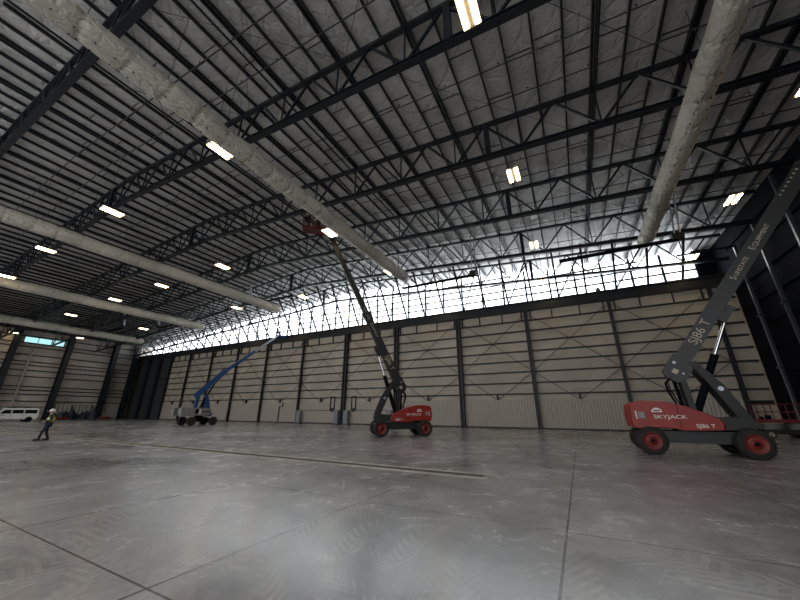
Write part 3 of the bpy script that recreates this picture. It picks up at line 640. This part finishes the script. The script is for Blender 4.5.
# ------------------------------------------------------------------ red telescopic lifts
def red_lift(loc,rz,label,theta,secs,bask,az=0):
    e=empty('boom_lift',loc,rz,label,'boom lift')
    ch=MB().box(-1.9,1.9,-.62,.62,.5,.98); ch.prism([(-2.1,.75),(-1.9,.98),(1.9,.98),(2.1,.75),(1.9,.5),(-1.9,.5)],-.85,.85)
    ch.build('chassis',DGREY,e)
    ax=MB(); 
    for x in (-1.66,1.66): ax.beam((x,-1.0,.57),(x,1.0,.57),.3,.3)
    for x in (-1.66,1.66):
        for s_ in (-1,1): ax.box(x-.2,x+.2,s_*.8-.08,s_*.8+.08,.35,.8)
    ax.build('axle',BLACK,e)
    for x in (-1.66,1.66):
        for s_ in (-1,1): wheel(e,x,s_*1.06,.575,.42,s_,RIMRED)
    MB().lathe([(.95,.6),(1.1,.62)],(0,0,0),'z',24).build('slew_ring',BLACK,e)
    tt=MB().box(-2.1,.9,-.5,.5,1.05,1.35); tt.prism([(.6,1.05),(.6,1.5),(1.75,1.6),(2.05,1.45),(2.1,1.25),(1.9,1.05)],-.45,.45)
    tt.build('turntable',DGREY,e)
    prof=[(-2.05,1.06),(-2.24,1.12),(-2.28,1.55),(-2.24,2.08),(-2.1,2.2),(-1.7,2.27),(-.85,2.22),(-.1,1.99),(.4,1.74),(.85,1.5),(.95,1.3),(.9,1.04),(-.45,1.0),(-.75,1.08),(-1.2,1.12)]
    for s_ in (-1,1):
        y0,y1=(.5,1.16) if s_>0 else (-1.16,-.5)
        hd_=MB().prism(prof,y0,y1,.035).build('hood',RED,e)
        MB().box(-.52,-.50,s_*1.165-.004,s_*1.165+.004,1.08,2.05).build('hood_seam',BLACK,hd_)
        MB().prism([(.75,1.06),(.75,1.5),(1.8,1.55),(2.0,1.4),(2.0,1.2),(1.85,1.06)],*((.5,.95) if s_>0 else (-.95,-.5))).build('side_plate',DGREY,e)
        rt=(-s_,0,0); yy=s_*1.168
        text('SKYJACK',.22,WHITE,e,(-.82,yy,1.56),rt,(0,0,1),sx=1.35)
        text('SJ86 T',.22,WHITE,e,(.3,yy,1.2),rt,(0,0,1),sx=1.1)
        # round fan emblem over the name: half disc with slots
        em=MB(); n=10
        vs=[(-1.25,yy,1.76)]+[(-1.25+.2*math.cos(PI*k/n),yy,1.76+.19*math.sin(PI*k/n)) for k in range(n+1)]
        em.add(vs+[(v[0],yy+s_*.006,v[2]) for v in vs],[tuple(range(n+2)),tuple(range(n+2,2*n+4))]); em.build('emblem',WHITE,e)
        MB().box(-1.37,-1.13,yy-.002,yy+s_*.01,1.80,1.86).build('emblem_bar',RED,e)
        MB().box(-1.95,-1.72,yy-.002,yy+s_*.008,1.5,1.78).build('data_plate',LGREY,e)
        for k in range(4): MB().box(-2.07,-2.0,yy-.002,yy+s_*.008,1.48+.09*k,1.54+.09*k).build('label_mark',WHITE,e)
    MB().lathe([(0,.055),(.1,.055),(.13,.02)],(-1.75,0,1.4),'z',10).build('beacon',RED,e)
    MB().box(-2.2,-1.6,-.5,.5,1.1,2.05).build('counterweight',RED,e)
    # riser links
    for s_ in (-1,1):
        MB().beam((.28,s_*.28,1.5),(.16,s_*.28,3.45),.10,.22,(1,0,0)).build('riser_link',DGREY,e)
    MB().beam((.02,0,1.5),(-.12,0,3.3),.14,.12,(1,0,0)).build('riser_ram',BLACK,e)
    # chevron links
    for s_ in (-1,1):
        y=s_*.42
        MB().prism([(.52,3.95),(.78,4.02),(1.52,2.85),(2.06,1.5),(1.9,1.25),(1.7,1.38),(1.18,2.6)],y-.06,y+.06).build('chevron_plate',DGREY,e)
        MB().lathe([(-.03,.1),(.03,.1)],(1.34,y+s_*.06,2.75),'y',12).build('pivot_pin',GALV,e)
    # boom in its own frame
    b=empty('boom',(.02,0,3.6)); b.parent=e
    b.rotation_mode='XYZ'; b.rotation_euler=(0,-theta,az)
    pl=[(-.45,-.32),(-.42,.2),(-.2,.42),(.7,.42),(.9,.0),(.6,-.48),(.0,-.55)]
    for s_ in (-1,1):
        MB().prism(pl,*((.27,.36) if s_>0 else (-.36,-.27))).build('end_plate',DGREY,b)
        MB().lathe([(0,.07),(.03,.07)],(.35,s_*.36,.2),'y',10).lathe([(0,.05),(.03,.05)],(.05,s_*.36,-.3),'y',10).build('pivot_pin',GALV,b)
        MB().box(-.12,.1,s_*.365-.006,s_*.365+.006,-.12,.1).build('decal_square',CREAM,b)
    x=-.2
    for i,(a,c,w_,h_) in enumerate(secs):
        MB().box(a,c,-w_/2,w_/2,-h_/2,h_/2).build('boom_section',DGREY,b)
        MB().box(c-.18,c,-w_/2-.03,w_/2+.03,-h_/2-.03,h_/2+.03).build('section_collar',DGREY,b)
    h0=secs[0][3]
    w0=secs[0][2]/2
    MB().box(3.0,3.8,-.16,.16,-h0/2-.3,-h0/2+.02).build('ram_lug',DGREY,b)
    for s_ in (-1,1):
        yy=s_*(w0+.004); rt=(-s_,0,0); 
        # reads upward along the boom on one side, downward on the other
        rt=(1,0,0) if s_<0 else (-1,0,0); up=(0,0,1)
        text('SJ86 T',.5,CREAM,b,(2.15,yy,.0),rt,up)
        text('S',.34,CREAM,b,(5.04 if s_<0 else 7.21,yy,0),rt,up); text('UNSTATE',.25,CREAM,b,(5.66 if s_<0 else 6.62,yy,-.02),rt,up,sx=.92)
        text('E',.34,CREAM,b,(6.62 if s_<0 else 5.7,yy,0),rt,up); text('QUIPMENT',.25,CREAM,b,(7.3 if s_<0 else 5.05,yy,-.02),rt,up,sx=.92)
        for k in range(7): MB().box(9.3+.22*k,9.36+.22*k,yy-.004,yy+.004,.12,.2).build('scale_mark',CREAM,b)
    # lift cylinder from turntable to the boom lug
    lug=Vector((.02,0,3.6))+Matrix.Rotation(-theta,3,'Y')@Vector((3.4,0,-h0/2-.18))
    lug=Matrix.Translation(Vector((.02,0,0)))@Matrix.Rotation(az,4,'Z')@Matrix.Translation(Vector((-.02,0,0)))@lug
    foot=Vector((.35,0,1.6)); mid=foot.lerp(lug,.60)
    MB().tube(foot,mid,.15,14).build('cylinder_barrel',BLACK,e); MB().tube(mid,lug,.07,12).build('cylinder_rod',CHROME,e)
    # hoses
    for k,(dx,dy) in enumerate(((-.25,.2),(-.32,-.15),(-.2,-.3))):
        MB().path([(-.15,dy,3.4),(-.35+dx*.3,dy,3.1),(-.3+dx*.4,dy,2.7),(-.05+dx*.6,dy,2.1),(-.15+dx,dy,1.7)],.03).build('hose',BLACK,e)
    if bask:
        # basket at boom tip: given in boom-lift local coordinates
        tip=Vector((.02,0,3.6))+Matrix.Rotation(az,3,'Z')@(Matrix.Rotation(-theta,3,'Y')@Vector((secs[-1][1],0,0)))
        ax_=Vector((math.cos(az+bask['rot']),math.sin(az+bask['rot']),0)); ay_=Vector((-ax_.y,ax_.x,0))
        o=tip+ax_*bask.get('off',1.6)+Vector((0,0,bask.get('dz',.0)))
        basket(e,o,ax_,ay_,bask.get('lx',2.4),.95,BASKRED)
        MB().beam(tip,o+Vector((0,0,-.02))-ax_*1.2,.3,.25).build('basket_mount',DGREY,e)
        return e,o,ax_
    return e,None,None
red_lift((4.3,19.95,0),0,'red lift with charcoal boom rising out of view, nearest the camera',R(53.5),[(-.3,11.0,.5,.62),(10.9,12.0,.4,.5)],dict(rot=R(8),off=1.1,dz=.1,lx=1.6),az=R(-8))
# ------------------------------------------------------------------ second red lift with two people in the basket
mz=math.atan2(-.648,-.7616)
ml,mo,max_=red_lift((-12.55,23.6,0),mz,'red lift with fully raised boom in front of the far doors',R(63.8),[(-.3,6.8,.48,.6),(6.5,11.0,.38,.46),(10.8,14.5,.3,.36)],dict(rot=0,off=1.35,dz=.5))
Mw=Matrix.Translation(Vector((-12.55,23.6,0)))@Matrix.Rotation(mz,4,'Z')
for k,(t,lab,vm,hm) in enumerate(((.75,'person in dark work clothes at the outer end of the raised basket',None,DARKC),(-.1,'person in brown jacket beside the basket controls high under the duct',None,BROWNC))):
    pw_=Mw@(mo+max_*t+Vector((0,0,.055)))
    person(tuple(pw_),mz+.6+k*1.7,lab,{'el':(.06,.24,1.2),'er':(.1,-.22,1.22),'wl':(.32,.15,1.35),'wr':(.3,-.16,1.3)},DARKC if k==0 else BROWNC,vm,DARKC,hm)
# ------------------------------------------------------------------ blue lift
e=empty('articulated_lift',(-45.2,27.45,0),R(90),'blue and grey articulated lift parked before the far doors','boom lift')
# local +x = world +Y ; local -y = world +X (camera side)
MB().box(-1.7,1.7,-.6,.6,.45,.85).build('chassis',BLACK,e)
ax=MB()
for x in (-1.46,1.46): ax.beam((x,-1,.5),(x,1,.5),.28,.28)
ax.build('axle',BLACK,e)
for x in (-1.46,1.46):
    for s_ in (-1,1): wheel(e,x,s_*1.02,.52,.4,s_,DGREY)
MB().lathe([(.8,.5),(1.2,.5)],(0,0,0),'z',20).build('slew_ring',BLACK,e)
hp=[(-3.9,1.2),(-3.95,2.0),(-3.6,2.25),(.1,2.18),(.45,1.95),(.5,1.3),(.1,1.2)]
hp=[(-3.0,1.22),(-3.05,2.05),(-2.8,2.2),(-.3,2.15),(.6,2.1),(.95,1.85),(.9,1.35),(.5,1.2)]
for s_ in (-1,1):
    h_=MB().prism(hp,*((.45,1.15) if s_>0 else (-1.15,-.45)),.03).build('hood',LGREY,e)
    MB().box(-1.25,-.8,s_*1.155-.01,s_*1.155+.01,1.45,2.0).build('vent_panel',BLACK,h_); MB().box(-.75,-.5,s_*1.155-.01,s_*1.155+.012,1.4,2.0).build('white_stripe',WHITE,h_)
    for k in range(5): MB().box(-.35+.22*k,-.2+.22*k,s_*1.155-.01,s_*1.155+.01,1.6,1.78).build('hood_mark',NAVY,h_)
MB().box(-2.9,.7,-.46,.46,1.2,1.6).build('turntable',DGREY,e)
MB().box(-3.0,-2.3,-.5,.5,1.2,2.1).build('counterweight',DGREY,e)
MB().prism([(.8,1.15),(.7,1.5),(.9,1.75),(1.5,1.6),(1.65,1.3),(1.4,1.1)],-.35,.35).build('front_bracket',BLUE,e)
MB().beam((1.25,0,1.5),(.45,0,3.9),.34,.5,(1,0,0),.34,.42).build('riser',BLUE,e)
MB().beam((-.75,0,2.0),(-.6,0,3.6),.3,.42,(1,0,0)).build('riser',BLUE,e)
MB().tube((-.2,0,1.9),(.6,0,3.8),.11,10).tube((.6,0,3.8),(1.3,0,5.3),.1,10).build('cylinder_barrel',BLACK,e)
p0=Vector((-1.0,0,3.6)); p1=Vector((2.7,0,7.45)); p2=Vector((11.4,0,14.5))
MB().beam(p0,p1,.42,.62).build('boom_section',BLUE,e); MB().beam(p1-(p1-p0).normalized()*.3,p1+(p2-p1)*.5,.3,.42).build('boom_section',BLUE,e)
MB().beam(p1+(p2-p1)*.42,p2,.2,.28).build('boom_section',GALV,e); MB().tube((1.2,0,5.1),(2.8,.0,7.1),.07,8).build('cylinder_rod',CHROME,e)
basket(e,p2+Vector((.55,0,-.2)),(0,1,0),(-1,0,0),1.9,.9,BLUE)
MB().beam(p2,p2+Vector((.3,0,-.2)),.25,.4).build('basket_mount',BLUE,e)
# ------------------------------------------------------------------ scissor lift
e=empty('scissor_lift',(13.1,35.9,0),0,'dark scissor lift with red railed platform parked behind the nearest red lift','scissor lift')
MB().box(-1.15,1.15,-.5,.5,.28,.62).build('chassis',DGREY,e)
for x in (-.85,.85):
    for s_ in (-1,1): wheel(e,x,s_*.48,.27,.2,s_,CREAM,False)
sc_=MB()
for s_ in (-.4,.4):
    for z in (.65,.78,.91): sc_.beam((-1.05,s_,z),(1.05,s_,z+.1),.05,.08); sc_.beam((-1.05,s_,z+.1),(1.05,s_,z),.05,.08)
sc_.build('scissor_stack',LGREY,e)
MB().box(-1.25,1.25,-.55,.55,1.08,1.32).build('platform',RIMRED,e)
q=MB()
for s_ in (-.52,.52):
    for z in (1.85,2.4): q.tube((-1.2,s_,z),(1.2,s_,z),.035,6)
    for x in (-1.2,-.4,.4,1.2): q.tube((x,s_,1.3),(x,s_,2.4),.035,6)
for x in (-1.2,1.2):
    for z in (1.85,2.4): q.tube((x,-.52,z),(x,.52,z),.035,6)
q.build('guard_rail',RIMRED,e); MB().box(-.7,-.45,-.3,.0,1.32,1.62).build('tool_box',BLACK,e); MB().lathe([(0,.16),(.08,.18),(.2,.1)],(-.9,.1,1.32),'z',12).build('coiled_hose',BLACK,e)
MB().box(.5,.8,-.45,-.2,2.0,2.4).build('control_box',BLACK,e)
# ------------------------------------------------------------------ van (front toward -Y)
e=empty('passenger_van',(-80.9,18.85,0),R(-90),'white passenger van with tinted side windows parked by the insulated wall','van')
# local +x = world -Y (front), local +y = world +X (camera side)
vp=[(-2.7,.42),(-2.78,1.0),(-2.7,1.75),(-2.5,2.08),(-1.5,2.14),(1.0,2.1),(1.35,1.98),(1.95,1.35),(2.75,1.08),(2.88,.75),(2.85,.4)]
MB().prism(vp,-.98,.98,.04).build('body',WHITE,e)
for s_ in (-1,1):
    for a,b_ in ((-2.45,-1.05),(-.9,.35)): MB().box(a,b_,s_*.985-.012,s_*.985+.012,1.3,1.85).build('side_window',GLASSD,e)
    MB().prism([(.5,1.28),(.5,1.85),(1.15,1.85),(1.6,1.35),(1.6,1.28)],s_*.985-.012,s_*.985+.012).build('side_window',GLASSD,e)
    for x in (-1.72,1.85): wheel(e,x,s_*.82,.36,.24,s_,LGREY,False)
    for x in (-1.0,.42,1.65): MB().box(x-.012,x+.012,s_*.99-.005,s_*.99+.005,.55,1.9).build('door_seam',LGREY,e)
    MB().box(1.0,2.1,s_*.99-.006,s_*.99+.006,1.02,1.1).build('dark_marking',NAVY,e)
    for x in (-1.72,1.85): MB().lathe([(s_*.93,.43),(s_*.995,.43)],(x,0,.38),'y',24).build('wheel_arch',BLACK,e)
    MB().box(-2.8,-2.72,s_*.8-.08,s_*.8+.08,1.0,1.5).build('tail_light',RED,e)
    MB().box(1.2,1.4,s_*1.0,s_*1.15,1.25,1.5).build('mirror',BLACK,e)
MB().prism([(1.38,1.96),(1.98,1.36),(2.0,1.38),(1.4,1.98)],-.8,.8).build('windscreen',GLASSD,e)
MB().box(-2.86,-2.72,-.95,.95,.4,.6).build('bumper',DGREY,e); MB().box(2.8,2.95,-.95,.95,.4,.62).build('bumper',DGREY,e)
MB().box(-1.6,.8,-.7,-.6,2.12,2.22).box(-1.6,.8,.6,.7,2.12,2.22).box(-1.2,-1.1,-.8,.8,2.18,2.24).box(.3,.4,-.8,.8,2.18,2.24).build('roof_rack',BLACK,e)
# tiny green item on the door header
o=blob('green_bundle',(4.0,YF+.1,ZH+1.16),.5,.4,.6,plain('leaf_green',(.08,.16,.03),.8),'small green bundle left on top of the door header','bundle')
